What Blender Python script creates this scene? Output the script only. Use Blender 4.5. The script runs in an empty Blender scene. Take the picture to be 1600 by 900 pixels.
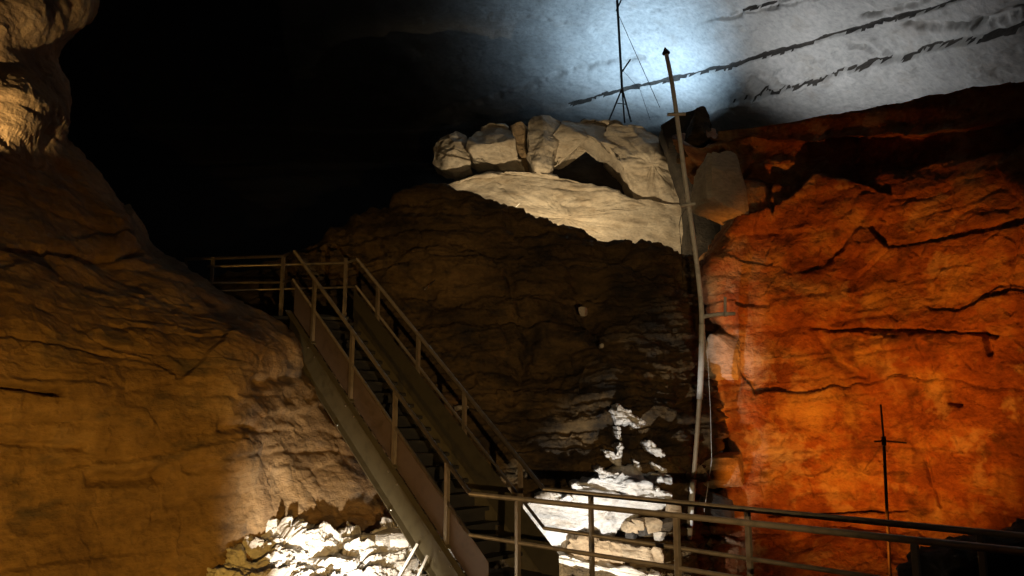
import bpy, math, random
import numpy as np

# ------------------------------------------------------------------ camera, world, exposure
scene = bpy.context.scene
col = scene.collection
EYE = 2.05
PITCH = math.radians(9.5)
FPX = 1200.0                      # focal length in pixels of a 1600 px wide frame
cam_data = bpy.data.cameras.new('camera')
cam = bpy.data.objects.new('camera', cam_data)
col.objects.link(cam)
cam.location = (0, 0, EYE)
cam.rotation_euler = (math.radians(90) + PITCH, 0, 0)
cam_data.sensor_width = 36
cam_data.lens = FPX / 1600 * 36
cam_data.clip_start = 0.05
cam_data.clip_end = 300
scene.camera = cam

world = bpy.data.worlds.new('World')
scene.world = world
world.use_nodes = True
bg = world.node_tree.nodes['Background']
bg.inputs['Color'].default_value = (0.95, 0.97, 1.0, 1)
bg.inputs['Strength'].default_value = 0.006      # deep inside a cave: no daylight at all

scene.view_settings.view_transform = 'Standard'
scene.view_settings.look = 'None'
scene.view_settings.exposure = 0
scene.view_settings.gamma = 1
scene.cycles.use_denoising = True
scene.cycles.max_bounces = 3
scene.cycles.use_adaptive_sampling = True
scene.cycles.adaptive_threshold = 0.04
scene.cycles.diffuse_bounces = 2
scene.cycles.glossy_bounces = 1
scene.cycles.sample_clamp_indirect = 3.0

CP, SP = math.cos(PITCH), math.sin(PITCH)


def at(px, py, Y):
    a = (px - 800) / FPX
    b = (450 - py) / FPX
    t = Y / (CP - b * SP)
    return np.array((a * t, Y, EYE + (SP + b * CP) * t))


def proj(P):
    dz = P[..., 2] - EYE
    zc = np.maximum(P[..., 1] * CP + dz * SP, 0.05)
    yc = dz * CP - P[..., 1] * SP
    return 800 + FPX * P[..., 0] / zc, 450 - FPX * yc / zc


# ------------------------------------------------------------------ lamps (each lamp is a fixture with its own light)
LAMPS = [
    # label, position, aim, colour, watts, cone deg, blend, radius, unseen flaps added to cut the beam (each flap's edge runs through two aimed points)
    ('blue-white floodlight standing behind the pale boulders under the ceiling', at(985, 245, 29.3), at(975, 60, 29.3), (0.50, 0.74, 1.0), 2700, 130, 0.9, 0.10,
     [(at(840, -20, 28), at(850, 150, 33))]),
    ('neutral white floodlight behind the top edge of the orange wall', at(1150, 280, 24.5), at(1270, 80, 23.0), (0.92, 0.95, 1.0), 850, 130, 0.9, 0.06, []),
    ('warm white floodlight hidden behind the crest of the dark slope', at(850, 388, 19.7), at(880, 262, 24.0), (1.0, 0.74, 0.42), 950, 130, 0.4, 0.012,
     [(at(690, 202, 24.5), at(1050, 189, 24.4)), (at(680, 200, 24.8), at(680, 300, 24.8)), (at(1105, 200, 23), at(1105, 380, 22.6))]),
    ('orange floodlight on the ground below the right wall', at(1240, 985, 11.2), at(1330, 520, 16.4), (1.0, 0.28, 0.022), 2200, 84, 0.9, 0.006,
     [(at(1108, 300, 18), at(1108, 700, 17.8)), (at(1130, 318, 18), at(1600, 272, 14.4))]),
    ('amber floodlight low beside the path facing the left wall', np.array((-0.8, 2.6, 0.6)), at(140, 660, 9.0), (1.0, 0.53, 0.09), 850, 84, 1.0, 0.02,
     [(at(-100, 402, 7.6), at(330, 368, 10.6))]),
    ('amber floodlight on the ledge at the far left', at(-75, 225, 7.4), at(25, 80, 9.6), (1.0, 0.76, 0.42), 420, 88, 0.5, 0.012,
     [(at(-40, 238, 8.2), at(95, 240, 10.6))]),
    ('small white lamp under the stairs facing the left bank', at(548, 964, 8.2), at(545, 800, 10.8), (1.0, 0.88, 0.72), 560, 104, 1.0, 0.02,
     [(at(530, 648, 11.5), at(640, 830, 10.5))]),
    ('small white lamp at the foot of the stairs facing the pale rocks', at(905, 950, 10.8), at(955, 775, 14.4), (1.0, 0.95, 0.88), 820, 76, 0.5, 0.008,
     [(at(818, 790, 13.8), at(950, 636, 14.8)), (at(955, 634, 14.8), at(1095, 548, 15.0)), (at(1172, 500, 17.4), at(1172, 720, 17.0))]),
    ('dim amber floodlight near the path facing the dark slope', np.array((1.2, 0.5, 1.3)), at(850, 560, 15.5), (1.0, 0.66, 0.30), 1700, 58, 1.0, 0.02,
     [(at(1185, 300, 15), at(1185, 700, 15)), (at(500, 330, 17), at(1000, 60, 17))]),
]

# ------------------------------------------------------------------ noise
_rng = np.random.RandomState(7)
_perm = _rng.permutation(4096).astype(np.int32)
_grad = _rng.normal(size=(4096, 3)); _grad /= np.linalg.norm(_grad, axis=1)[:, None]; _grad = _grad.astype(np.float32)
_rand = _rng.rand(4096, 4)


def _h(i, j, k):
    return _perm[(_perm[(_perm[i & 4095] + j) & 4095] + k) & 4095]


def perlin(P):
    P = np.asarray(P, np.float32)
    I = np.floor(P).astype(np.int32)
    F = P - I.astype(np.float32)
    U = F * F * F * (F * (F * 6 - 15) + 10)
    out = 0
    for dx in (0, 1):
        wx = U[..., 0] if dx else 1 - U[..., 0]
        for dy in (0, 1):
            wy = U[..., 1] if dy else 1 - U[..., 1]
            for dz in (0, 1):
                wz = U[..., 2] if dz else 1 - U[..., 2]
                g = _grad[_h(I[..., 0] + dx, I[..., 1] + dy, I[..., 2] + dz)]
                d = g[..., 0] * (F[..., 0] - dx) + g[..., 1] * (F[..., 1] - dy) + g[..., 2] * (F[..., 2] - dz)
                out = out + wx * wy * wz * d
    return out * 1.5


def fbm(P, octv=4, gain=0.5, ridged=False):
    s, a, f = 0, 1.0, 1.0
    for o in range(octv):
        n = perlin(P * f + 17.3 * o)
        if ridged:
            n = 0.5 - np.abs(n)
        s = s + a * n
        a *= gain
        f *= 2.03
    return s


def voronoi(P, full=False):
    """returns F1, F2 and the random record / centre offset of the nearest cell"""
    P = np.asarray(P, np.float32)
    I = np.floor(P if full else P - 0.5).astype(np.int32)
    nb = (-1, 0, 1) if full else (0, 1)
    F1 = np.full(P.shape[:-1], 9.0, np.float32); F2 = F1.copy()
    best = np.zeros(P.shape[:-1], np.int32)
    off = np.zeros(P.shape, np.float32)
    rand3 = _rand[:, :3].astype(np.float32)
    for dx in nb:
        for dy in nb:
            for dz in nb:
                C = I + np.array((dx, dy, dz), np.int32)
                h = _h(C[..., 0], C[..., 1], C[..., 2])
                D = P - (C.astype(np.float32) + np.float32(0.15 if full else 0.25) + np.float32(0.7 if full else 0.5) * rand3[h])
                d = (D * D).sum(-1)
                near = d < F1
                F2 = np.where(near, F1, np.minimum(F2, d))
                F1 = np.where(near, d, F1)
                best = np.where(near, h, best)
                off = np.where(near[..., None], D, off)
    return np.sqrt(F1), np.sqrt(F2), best, off


def smooth(a, b, x):
    t = np.clip((x - a) / (b - a), 0, 1)
    return t * t * (3 - 2 * t)


def beds(P, thick, tilt, wav=0.35, seed=0):
    """rock beds: returns the bed's own offset (0..1), its rounded edge profile and the position of the parting"""
    s = (P[..., 2] + tilt[0] * P[..., 0] + tilt[1] * P[..., 1] + wav * fbm(P * 0.22 + 3.3 + seed, 2) + 0.035 * fbm(P * np.array((1.3, 1.3, 3.0)) + seed, 2)) / thick
    s = s + 0.45 * np.sin(s * 1.3) + 0.2 * np.sin(s * 3.1 + 1)
    L = np.floor(s).astype(np.int64)
    f = s - L
    # every bed is broken into lengths that stand out by different amounts
    J = np.floor((P[..., 0] * 0.8 + P[..., 1] * 0.45) / (thick * 4.5) + _rand[_perm[L & 4095], 2] * 7 + 0.25 * perlin(P * 1.7)).astype(np.int64)
    r = 0.65 * _rand[_perm[(L + 77 * seed) & 4095], 0] + 0.35 * _rand[_h(L, J, L * 0 + 5), 1]
    return r, f


def relief(P, big=(0.25, 0.35), fine=(0.05, 1.6), strata=None, blocks=None, chips=None):
    """outward displacement of a rock surface at world points P"""
    d = big[0] * fbm(P * big[1], 3) + fine[0] * fbm(P * fine[1] + 5.1, 5, 0.62)
    if strata:
        amp, thick, groove, tilt = strata
        for k, (a, t) in enumerate(((amp, thick), (amp * 0.45, thick * 0.37))):
            r, f = beds(P, t, tilt, 0.3, k)
            m = smooth(-0.2, 0.25, perlin(P * 0.5 + 40 + 9 * k))
            edge = np.minimum(f, 1 - f)
            d = d + a * (r - 0.5) * (0.35 + 0.65 * m) - groove * (1 - 0.5 * k) * m * np.exp(-(edge / 0.07) ** 2) - 0.25 * a * (2 * f - 1) ** 4
    for blk in (blocks, chips):
        if not blk: continue
        amp, size, crack, tl = blk
        F1, F2, h, off = voronoi(P / np.array(size) + 5.37 + 0.06 * perlin(P * 2.3)[..., None], blk is blocks)
        rv = _rand[h]
        d = d + amp * (rv[..., 3] - 0.5) + tl * ((rv[..., :3] - 0.5) * off).sum(-1)
        if crack: d = d - crack * np.exp(-((F2 - F1) / 0.05) ** 2)
    return d


# ------------------------------------------------------------------ mesh helpers
def raw_mesh(name, V, quads, smooth_shade=True):
    me = bpy.data.meshes.new(name)
    V = np.asarray(V, np.float32); quads = np.asarray(quads, np.int32)
    n = quads.shape[1]
    me.vertices.add(len(V)); me.vertices.foreach_set('co', V.ravel())
    me.loops.add(quads.size); me.loops.foreach_set('vertex_index', quads.ravel())
    me.polygons.add(len(quads))
    me.polygons.foreach_set('loop_start', np.arange(len(quads), dtype=np.int32) * n)
    me.polygons.foreach_set('use_smooth', np.full(len(quads), smooth_shade))
    me.update(calc_edges=True)
    me.validate()
    return me


def link(name, me, mat, parent=None, loc=None):
    o = bpy.data.objects.new(name, me)
    col.objects.link(o)
    if mat:
        me.materials.append(mat)
    if parent:
        o.parent = parent
    if loc is not None:
        o.location = loc
    return o


def tag(o, label=None, cat=None, group=None, kind=None):
    if label: o['label'] = label
    if cat: o['category'] = cat
    if group: o['group'] = group
    if kind: o['kind'] = kind
    return o


def thing(name, label, cat, loc=(0, 0, 0), group=None):
    o = bpy.data.objects.new(name, None)
    o.empty_display_size = 0.2
    col.objects.link(o)
    o.location = loc
    return tag(o, label, cat, group)


def grid_quads(nr, nc, flip=False):
    idx = np.arange(nr * nc).reshape(nr, nc)
    a, b, c, d = idx[:-1, :-1], idx[:-1, 1:], idx[1:, 1:], idx[1:, :-1]
    q = np.stack([a, b, c, d], -1).reshape(-1, 4)
    return q[:, ::-1] if flip else q


def catmull(C, n):
    """interpolate control rows along axis 0 to n samples"""
    m = C.shape[0]
    t = np.linspace(0, m - 1 - 1e-9, n)
    i = t.astype(int); f = (t - i)[:, None, None]
    E = np.concatenate([2 * C[:1] - C[1:2], C, 2 * C[-1:] - C[-2:-1]])
    p0, p1, p2, p3 = E[i], E[i + 1], E[i + 2], E[i + 3]
    return 0.5 * (2 * p1 + (p2 - p0) * f + (2 * p0 - 5 * p1 + 4 * p2 - p3) * f ** 2 + (3 * p1 - p0 - 3 * p2 + p3) * f ** 3)


def even(S, n, focus=(-40, 1640, -40, 940)):
    """resample axis 0 so that vertices are spread evenly on the screen-space length"""
    px, py = proj(S)
    mx, my = (px[1:] + px[:-1]) / 2, (py[1:] + py[:-1]) / 2
    inside = (mx > focus[0]) & (mx < focus[1]) & (my > focus[2]) & (my < focus[3])
    seg = (np.hypot(np.diff(px, axis=0), np.diff(py, axis=0)) * np.where(inside, 1.0, 0.12)).mean(1) + 0.6
    s = np.concatenate([[0], np.cumsum(seg)])
    u = np.interp(np.linspace(0, s[-1], n), s, np.arange(len(s)))
    i = np.clip(u.astype(int), 0, len(s) - 2); f = (u - i)[:, None, None]
    return S[i] * (1 - f) + S[i + 1] * f


def poly_dist(px, py, pts):
    d = np.full(px.shape, 1e9)
    for (x0, y0), (x1, y1) in zip(pts[:-1], pts[1:]):
        vx, vy = x1 - x0, y1 - y0
        t = np.clip(((px - x0) * vx + (py - y0) * vy) / (vx * vx + vy * vy), 0, 1)
        d = np.minimum(d, np.hypot(px - x0 - t * vx, py - y0 - t * vy))
    return d


def patch(name, ctrl, nr, nc, mat, opts, grooves=(), bumps=(), post=None, kind='structure', joint_shade=None, focus=(-40, 1640, -40, 940)):
    C = np.array(ctrl, float)
    S = catmull(C, 160)
    S = even(S, nr, focus)
    S = catmull(S.transpose(1, 0, 2), 160) if S.shape[1] > 2 else S.transpose(1, 0, 2)
    S = even(S, nc, focus).transpose(1, 0, 2)
    du = np.gradient(S, axis=1); dv = np.gradient(S, axis=0)
    N = np.cross(du, dv); N /= np.linalg.norm(N, axis=-1)[..., None] + 1e-9
    mid = S[nr // 2, nc // 2] - np.array((0, 0, EYE))
    flip = (N[nr // 2, nc // 2] * mid).sum() > 0
    if flip:
        N = -N
    d = relief(S, **opts)
    px, py = proj(S)
    wob = 4 * fbm(S * 2.2 + 2.2, 3, 0.7)
    for pts, w, depth in grooves:
        dist = poly_dist(px + wob, py + wob * 0.8, pts)
        ww = w * (1 + 0.9 * perlin(S * 0.9 + 21))
        d = d - depth * (0.45 + 0.75 * smooth(-0.25, 0.35, perlin(S * 1.3 + 33))) * np.exp(-(dist / np.maximum(ww, w * 0.3)) ** 2)
    for cx, cy, rx, ry, amp in bumps:
        d = d + amp * np.exp(-(((px + wob - cx) / rx) ** 2 + ((py + wob - cy) / ry) ** 2) ** 2)
    if post is not None:
        d = d + post(S, px, py)
    V = S + N * d[..., None]
    me = raw_mesh(name, V.reshape(-1, 3), grid_quads(nr, nc, not flip))
    o = link(name, me, mat)
    if joint_shade is not None:                       # faces inside an open joint get dark rock as its painted shade
        m_ = joint_shade[0](S, px, py)
        f_ = (m_[:-1, :-1] + m_[1:, :-1] + m_[:-1, 1:] + m_[1:, 1:]) / 4 > 0.5
        if len(me.polygons) == f_.size:
            me.materials.append(joint_shade[1])
            me.polygons.foreach_set('material_index', f_.ravel().astype(np.int32))
    return tag(o, kind=kind)


def tube_mesh(name, pts, r, seg=10, caps=True, smooth_shade=True):
    pts = [np.asarray(p, float) for p in pts]
    n = len(pts)
    rs = r if hasattr(r, '__len__') else [r] * n
    V = []
    up = np.array((0, 0, 1.0))
    t0 = pts[1] - pts[0]; t0 /= np.linalg.norm(t0)
    if abs(t0[2]) > 0.9: up = np.array((1.0, 0, 0))
    for i, p in enumerate(pts):
        t = pts[min(i + 1, n - 1)] - pts[max(i - 1, 0)]
        t = t / np.linalg.norm(t)
        a = np.cross(t, up); a /= np.linalg.norm(a); b = np.cross(a, t)
        k = 1.0
        if 0 < i < n - 1:          # keep the radius round a knee
            u1 = pts[i] - pts[i - 1]; u2 = pts[i + 1] - pts[i]
            c = (u1 @ u2) / (np.linalg.norm(u1) * np.linalg.norm(u2))
            k = 1 / max(0.5, math.sqrt((1 + c) / 2))
        for s in range(seg):
            an = 2 * math.pi * (s + 0.5) / seg
            V.append(p + rs[i] * k ** 0.5 * (math.cos(an) * a + math.sin(an) * b))
    F = []
    for i in range(n - 1):
        for s in range(seg):
            s2 = (s + 1) % seg
            F.append((i * seg + s, i * seg + s2, (i + 1) * seg + s2, (i + 1) * seg + s))
    if caps:
        F.append(tuple(range(seg))); F.append(tuple(range((n - 1) * seg, n * seg))[::-1])
    me = bpy.data.meshes.new(name)
    me.from_pydata([tuple(v) for v in V], [], F)
    for p in me.polygons: p.use_smooth = smooth_shade and len(p.vertices) == 4
    return me


def box_mesh(name, o, ax, ay, az, bevel=0.0):
    """box with one corner-centred origin o (centre) and half axes ax, ay, az (vectors)"""
    o = np.asarray(o, float); ax, ay, az = (np.asarray(v, float) for v in (ax, ay, az))
    lens = [np.linalg.norm(v) for v in (ax, ay, az)]
    b = min(bevel, 0.45 * min(lens))
    V, F = [], []
    import bmesh
    bm = bmesh.new()
    bmesh.ops.create_cube(bm, size=2)
    for v in bm.verts:
        v.co = o + ax * v.co.x + ay * v.co.y + az * v.co.z
    if b > 0:
        bmesh.ops.bevel(bm, geom=list(bm.edges), offset=b, segments=2, affect='EDGES', profile=0.6)
    bmesh.ops.recalc_face_normals(bm, faces=bm.faces)
    me = bpy.data.meshes.new(name)
    bm.to_mesh(me); bm.free()
    return me


def join_meshes(name, meshes):
    V, F, n = [], [], 0
    for m in meshes:
        V += [tuple(v.co) for v in m.vertices]
        F += [tuple(i + n for i in p.vertices) for p in m.polygons]
        n = len(V)
        bpy.data.meshes.remove(m)
    me = bpy.data.meshes.new(name)
    me.from_pydata(V, [], F)
    return me


def local(me, base):
    me.transform(__import__('mathutils').Matrix.Translation((-base[0], -base[1], -base[2])))
    return me


# ------------------------------------------------------------------ materials
def nodes_of(name):
    m = bpy.data.materials.new(name)
    m.use_nodes = True
    nt = m.node_tree
    return m, nt, nt.nodes, nt.links, nt.nodes['Principled BSDF']


def ramp(N, stops):
    r = N.new('ShaderNodeValToRGB')
    els = r.color_ramp.elements
    while len(els) > 1: els.remove(els[-1])
    els[0].position = stops[0][0]; els[0].color = (*stops[0][1], 1)
    for p, c in stops[1:]:
        e = els.new(p); e.color = (*c, 1)
    return r


def rock_mat(name, tones, stain=None, streak=None, patchy=None, scale=1.0, rough=0.85, bump=0.65, squash=2.2, spec=0.3):
    """tones: three colours; stain: (colour, amount); streak: (colour, amount) vertical runs; patchy: (colour, amount, scale) crusts"""
    m, nt, N, L, bsdf = nodes_of(name)
    geo = N.new('ShaderNodeNewGeometry')
    mp = N.new('ShaderNodeMapping'); mp.inputs['Scale'].default_value = (scale, scale, scale * squash)
    L.new(geo.outputs['Position'], mp.inputs['Vector'])
    def noise(vec, sc, det=6, rg=0.6, dist=0.0):
        n = N.new('ShaderNodeTexNoise'); n.inputs['Scale'].default_value = sc
        n.inputs['Detail'].default_value = det; n.inputs['Roughness'].default_value = rg
        n.inputs['Distortion'].default_value = dist
        L.new(vec, n.inputs['Vector']); return n
    n1 = noise(mp.outputs[0], 0.55, 6, 0.7)
    r1 = ramp(N, [(0.32, tones[0]), (0.5, tones[1]), (0.68, tones[2])])
    L.new(n1.outputs['Fac'], r1.inputs['Fac'])
    cur = r1.outputs['Color']
    def mix(cur, fac, colour, mode='MIX'):
        mx = N.new('ShaderNodeMix'); mx.data_type = 'RGBA'; mx.blend_type = mode
        L.new(fac, mx.inputs['Factor']); L.new(cur, mx.inputs['A'])
        if hasattr(colour, 'links'): L.new(colour, mx.inputs['B'])
        else: mx.inputs['B'].default_value = (*colour, 1)
        return mx.outputs['Result']
    def threshold(sock, lo, hi, amt):
        mr = N.new('ShaderNodeMapRange'); mr.inputs['From Min'].default_value = lo; mr.inputs['From Max'].default_value = hi
        mr.inputs['To Max'].default_value = amt
        L.new(sock, mr.inputs['Value']); return mr.outputs['Result']
    nb = noise(mp.outputs[0], 6.0, 5, 0.68)
    n2 = nb
    r2 = ramp(N, [(0.25, (0.55, 0.55, 0.55)), (0.5, (0.95, 0.95, 0.95)), (0.75, (1.25, 1.22, 1.18))])
    L.new(n2.outputs['Fac'], r2.inputs['Fac'])
    one = N.new('ShaderNodeValue'); one.outputs[0].default_value = 0.75
    cur = mix(cur, one.outputs[0], r2.outputs['Color'], 'MULTIPLY')
    if patchy:
        n = noise(geo.outputs['Position'], patchy[2], 4, 0.65)
        cur = mix(cur, threshold(n.outputs['Fac'], 0.56, 0.62, patchy[1]), patchy[0])
    if streak:
        ms = N.new('ShaderNodeMapping'); ms.inputs['Scale'].default_value = (1.6, 1.6, 0.16)
        L.new(geo.outputs['Position'], ms.inputs['Vector'])
        n = noise(ms.outputs[0], 1.0, 3, 0.6)
        cur = mix(cur, threshold(n.outputs['Fac'], 0.54, 0.66, streak[1]), streak[0])
    if stain:
        n = noise(mp.outputs[0], 0.9, 4, 0.65)
        cur = mix(cur, threshold(n.outputs['Fac'], 0.55, 0.68, stain[1]), stain[0])
    L.new(cur, bsdf.inputs['Base Color'])
    bsdf.inputs['Roughness'].default_value = rough
    bsdf.inputs['Specular IOR Level'].default_value = spec
    nb2 = noise(geo.outputs['Position'], 22.0, 2, 0.6, 0.0)
    b1 = N.new('ShaderNodeBump'); b1.inputs['Strength'].default_value = bump; b1.inputs['Distance'].default_value = 0.12
    b2 = N.new('ShaderNodeBump'); b2.inputs['Strength'].default_value = bump * 0.7; b2.inputs['Distance'].default_value = 0.03
    L.new(nb.outputs['Fac'], b1.inputs['Height']); L.new(nb2.outputs['Fac'], b2.inputs['Height'])
    L.new(b1.outputs['Normal'], b2.inputs['Normal']); L.new(b2.outputs['Normal'], bsdf.inputs['Normal'])
    return m


def metal_mat(name, colour, rough=0.5, metallic=0.0, wear=None):
    m, nt, N, L, bsdf = nodes_of(name)
    tc = N.new('ShaderNodeNewGeometry')
    n = N.new('ShaderNodeTexNoise'); n.inputs['Scale'].default_value = 9; n.inputs['Detail'].default_value = 7
    L.new(tc.outputs['Position'], n.inputs['Vector'])
    c = colour; w = wear or tuple(v * 0.78 for v in c)
    r = ramp(N, [(0.33, w), (0.48, c), (0.75, tuple(min(1, v * 1.12) for v in c))])
    L.new(n.outputs['Fac'], r.inputs['Fac']); L.new(r.outputs['Color'], bsdf.inputs['Base Color'])
    rr = N.new('ShaderNodeMapRange'); rr.inputs['To Min'].default_value = rough - 0.12; rr.inputs['To Max'].default_value = rough + 0.18
    L.new(n.outputs['Fac'], rr.inputs['Value']); L.new(rr.outputs['Result'], bsdf.inputs['Roughness'])
    bsdf.inputs['Metallic'].default_value = metallic
    bp = N.new('ShaderNodeBump'); bp.inputs['Strength'].default_value = 0.12; bp.inputs['Distance'].default_value = 0.01
    L.new(n.outputs['Fac'], bp.inputs['Height']); L.new(bp.outputs['Normal'], bsdf.inputs['Normal'])
    return m


M = {}
M['left'] = rock_mat('brown_limestone', [(0.16, 0.095, 0.04), (0.27, 0.165, 0.07), (0.38, 0.26, 0.14)], stain=((0.05, 0.045, 0.045), 0.75), streak=((0.13, 0.075, 0.035), 0.6), bump=0.42)
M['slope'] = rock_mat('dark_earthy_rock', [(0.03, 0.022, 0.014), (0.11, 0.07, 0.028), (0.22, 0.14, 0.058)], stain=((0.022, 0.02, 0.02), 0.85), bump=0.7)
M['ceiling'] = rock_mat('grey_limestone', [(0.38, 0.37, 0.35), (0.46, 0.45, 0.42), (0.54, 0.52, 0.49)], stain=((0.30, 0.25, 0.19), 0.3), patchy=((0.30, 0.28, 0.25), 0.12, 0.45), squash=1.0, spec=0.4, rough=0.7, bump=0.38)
def back_shade(m, colour, lo, hi):
    # shade painted into the rock over the deep left part of the chamber (world X)
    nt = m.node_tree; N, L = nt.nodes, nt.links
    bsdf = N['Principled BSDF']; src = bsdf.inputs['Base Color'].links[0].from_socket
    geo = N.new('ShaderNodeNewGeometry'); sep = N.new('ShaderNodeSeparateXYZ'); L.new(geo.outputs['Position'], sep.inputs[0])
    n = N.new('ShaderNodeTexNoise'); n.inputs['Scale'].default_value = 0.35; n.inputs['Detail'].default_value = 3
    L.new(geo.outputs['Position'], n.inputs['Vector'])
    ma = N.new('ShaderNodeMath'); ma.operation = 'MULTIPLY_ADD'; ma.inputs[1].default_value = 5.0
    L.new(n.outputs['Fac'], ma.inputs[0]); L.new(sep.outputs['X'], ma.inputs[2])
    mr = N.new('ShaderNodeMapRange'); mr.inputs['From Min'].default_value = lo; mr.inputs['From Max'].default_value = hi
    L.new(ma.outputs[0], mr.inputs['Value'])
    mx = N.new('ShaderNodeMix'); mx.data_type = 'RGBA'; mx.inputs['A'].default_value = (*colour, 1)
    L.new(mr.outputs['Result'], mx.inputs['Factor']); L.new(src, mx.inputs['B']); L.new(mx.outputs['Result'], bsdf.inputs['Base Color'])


def crust_and_shade(m, spots):
    # ragged patches at given places: real pale and ochre crusts, and painted shade
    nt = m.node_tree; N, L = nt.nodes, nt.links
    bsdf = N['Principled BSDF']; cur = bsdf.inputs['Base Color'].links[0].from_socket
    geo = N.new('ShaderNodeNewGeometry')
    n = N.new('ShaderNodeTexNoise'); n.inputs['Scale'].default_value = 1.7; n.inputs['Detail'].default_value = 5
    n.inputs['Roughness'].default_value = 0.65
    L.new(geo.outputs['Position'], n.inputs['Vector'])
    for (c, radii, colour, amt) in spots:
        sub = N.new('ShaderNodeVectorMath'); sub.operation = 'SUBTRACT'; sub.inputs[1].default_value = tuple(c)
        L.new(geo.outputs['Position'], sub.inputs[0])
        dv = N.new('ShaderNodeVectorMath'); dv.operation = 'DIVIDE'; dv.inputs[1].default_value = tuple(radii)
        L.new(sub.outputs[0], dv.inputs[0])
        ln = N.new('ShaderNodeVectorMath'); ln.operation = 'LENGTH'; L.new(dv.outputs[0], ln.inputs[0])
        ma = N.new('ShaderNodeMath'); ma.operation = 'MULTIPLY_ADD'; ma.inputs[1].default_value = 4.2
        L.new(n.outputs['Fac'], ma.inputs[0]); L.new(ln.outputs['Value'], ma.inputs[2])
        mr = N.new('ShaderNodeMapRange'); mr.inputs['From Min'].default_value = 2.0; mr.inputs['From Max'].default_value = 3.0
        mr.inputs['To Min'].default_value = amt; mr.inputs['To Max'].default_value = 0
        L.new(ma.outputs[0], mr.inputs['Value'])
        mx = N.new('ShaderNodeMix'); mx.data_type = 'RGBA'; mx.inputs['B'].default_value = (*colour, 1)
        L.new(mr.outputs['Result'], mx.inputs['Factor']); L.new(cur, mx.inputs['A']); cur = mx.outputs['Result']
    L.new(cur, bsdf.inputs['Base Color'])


back_shade(M['ceiling'], (0.045, 0.043, 0.040), -3.5, 4.5)
M['right'] = rock_mat('iron_stained_limestone', [(0.15, 0.04, 0.015), (0.34, 0.13, 0.045), (0.50, 0.33, 0.15)], stain=((0.07, 0.035, 0.02), 0.7), streak=((0.17, 0.06, 0.025), 0.7), patchy=((0.54, 0.42, 0.28), 0.6, 0.9), squash=1.3, scale=1.5)
crust_and_shade(M['right'], [
    (at(1165, 560, 17.9), (0.75, 1.5, 0.75), (0.62, 0.58, 0.52), 0.9), (at(1205, 705, 17.2), (0.8, 1.5, 0.55), (0.60, 0.55, 0.50), 0.85),
    (at(1275, 640, 16.9), (1.1, 1.5, 0.8), (0.56, 0.40, 0.17), 0.8), (at(1400, 470, 16.0), (1.4, 1.5, 0.5), (0.52, 0.33, 0.13), 0.65),
    (at(1160, 300, 18.2), (0.55, 1.5, 0.6), (0.48, 0.42, 0.30), 0.8), (at(1500, 330, 15.0), (1.5, 1.5, 0.8), (0.45, 0.22, 0.07), 0.5),
    (at(1290, 425, 16.5), (1.2, 1.5, 0.45), (0.20, 0.055, 0.022), 0.85), (at(1360, 590, 16.2), (1.3, 1.5, 0.45), (0.26, 0.09, 0.03), 0.7)])
crust_and_shade(M['slope'], [(at(970, 640, 15.4), (2.6, 2.2, 2.0), (0.014, 0.012, 0.010), 0.97), (at(860, 520, 16.5), (1.4, 2.0, 1.0), (0.016, 0.014, 0.012), 0.8), (at(1010, 470, 16.9), (1.3, 2.0, 0.9), (0.016, 0.014, 0.012), 0.8)])  # shade around the white rocks, painted near-black into the slope
M['pale'] = rock_mat('pale_limestone', [(0.42, 0.36, 0.28), (0.55, 0.49, 0.40), (0.66, 0.61, 0.52)], stain=((0.30, 0.23, 0.15), 0.5), scale=1.4, bump=0.35)
M['white'] = rock_mat('white_limestone', [(0.55, 0.52, 0.48), (0.68, 0.66, 0.62), (0.78, 0.76, 0.72)], stain=((0.36, 0.28, 0.18), 0.6), scale=2.0, bump=0.4)
M['tan'] = rock_mat('tan_limestone', [(0.26, 0.18, 0.10), (0.40, 0.29, 0.17), (0.52, 0.40, 0.26)], stain=((0.12, 0.09, 0.05), 0.6), scale=2.0, bump=0.5)
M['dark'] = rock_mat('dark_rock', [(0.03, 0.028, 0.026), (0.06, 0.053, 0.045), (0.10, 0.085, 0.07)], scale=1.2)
M['floor'] = rock_mat('cave_earth', [(0.08, 0.055, 0.03), (0.15, 0.10, 0.055), (0.22, 0.15, 0.09)], stain=((0.03, 0.025, 0.02), 0.7), squash=1.0)
M['rail'] = metal_mat('bronze_painted_steel', (0.24, 0.195, 0.14), 0.36, 0.55)
M['stringer'] = metal_mat('olive_painted_steel', (0.095, 0.078, 0.042), 0.5, 0.1)
M['panel'] = metal_mat('brown_painted_sheet', (0.105, 0.072, 0.054), 0.55, 0.1)
M['panel_dark'] = metal_mat('dark_olive_sheet', (0.055, 0.046, 0.027), 0.55, 0.1)
M['tread'] = metal_mat('dark_steel_grating', (0.035, 0.033, 0.03), 0.55, 0.4)
M['galv'] = metal_mat('grey_galvanised_pipe', (0.78, 0.78, 0.77), 0.45, 0.0)
M['whitepipe'] = metal_mat('white_plastic_pipe', (0.72, 0.72, 0.70), 0.45, 0.0)
M['shadedpipe'] = metal_mat('shaded_pipe', (0.20, 0.15, 0.09), 0.5, 0.0)  # unlit length of the pole, its shade painted in brown
M['black'] = metal_mat('black_steel', (0.02, 0.02, 0.022), 0.45, 0.5)
M['rust'] = metal_mat('rusty_steel', (0.075, 0.045, 0.025), 0.7, 0.0, (0.04, 0.022, 0.012))
M['bolt'] = metal_mat('bright_bolt_steel', (0.8, 0.8, 0.78), 0.2, 1.0)


def lens_mat(c):
    m, nt, N, L, bsdf = nodes_of('lamp_glass')
    bsdf.inputs['Base Color'].default_value = (0.8, 0.8, 0.8, 1)
    bsdf.inputs['Emission Color'].default_value = (*c, 1)
    bsdf.inputs['Emission Strength'].default_value = 1.5
    return m


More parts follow.
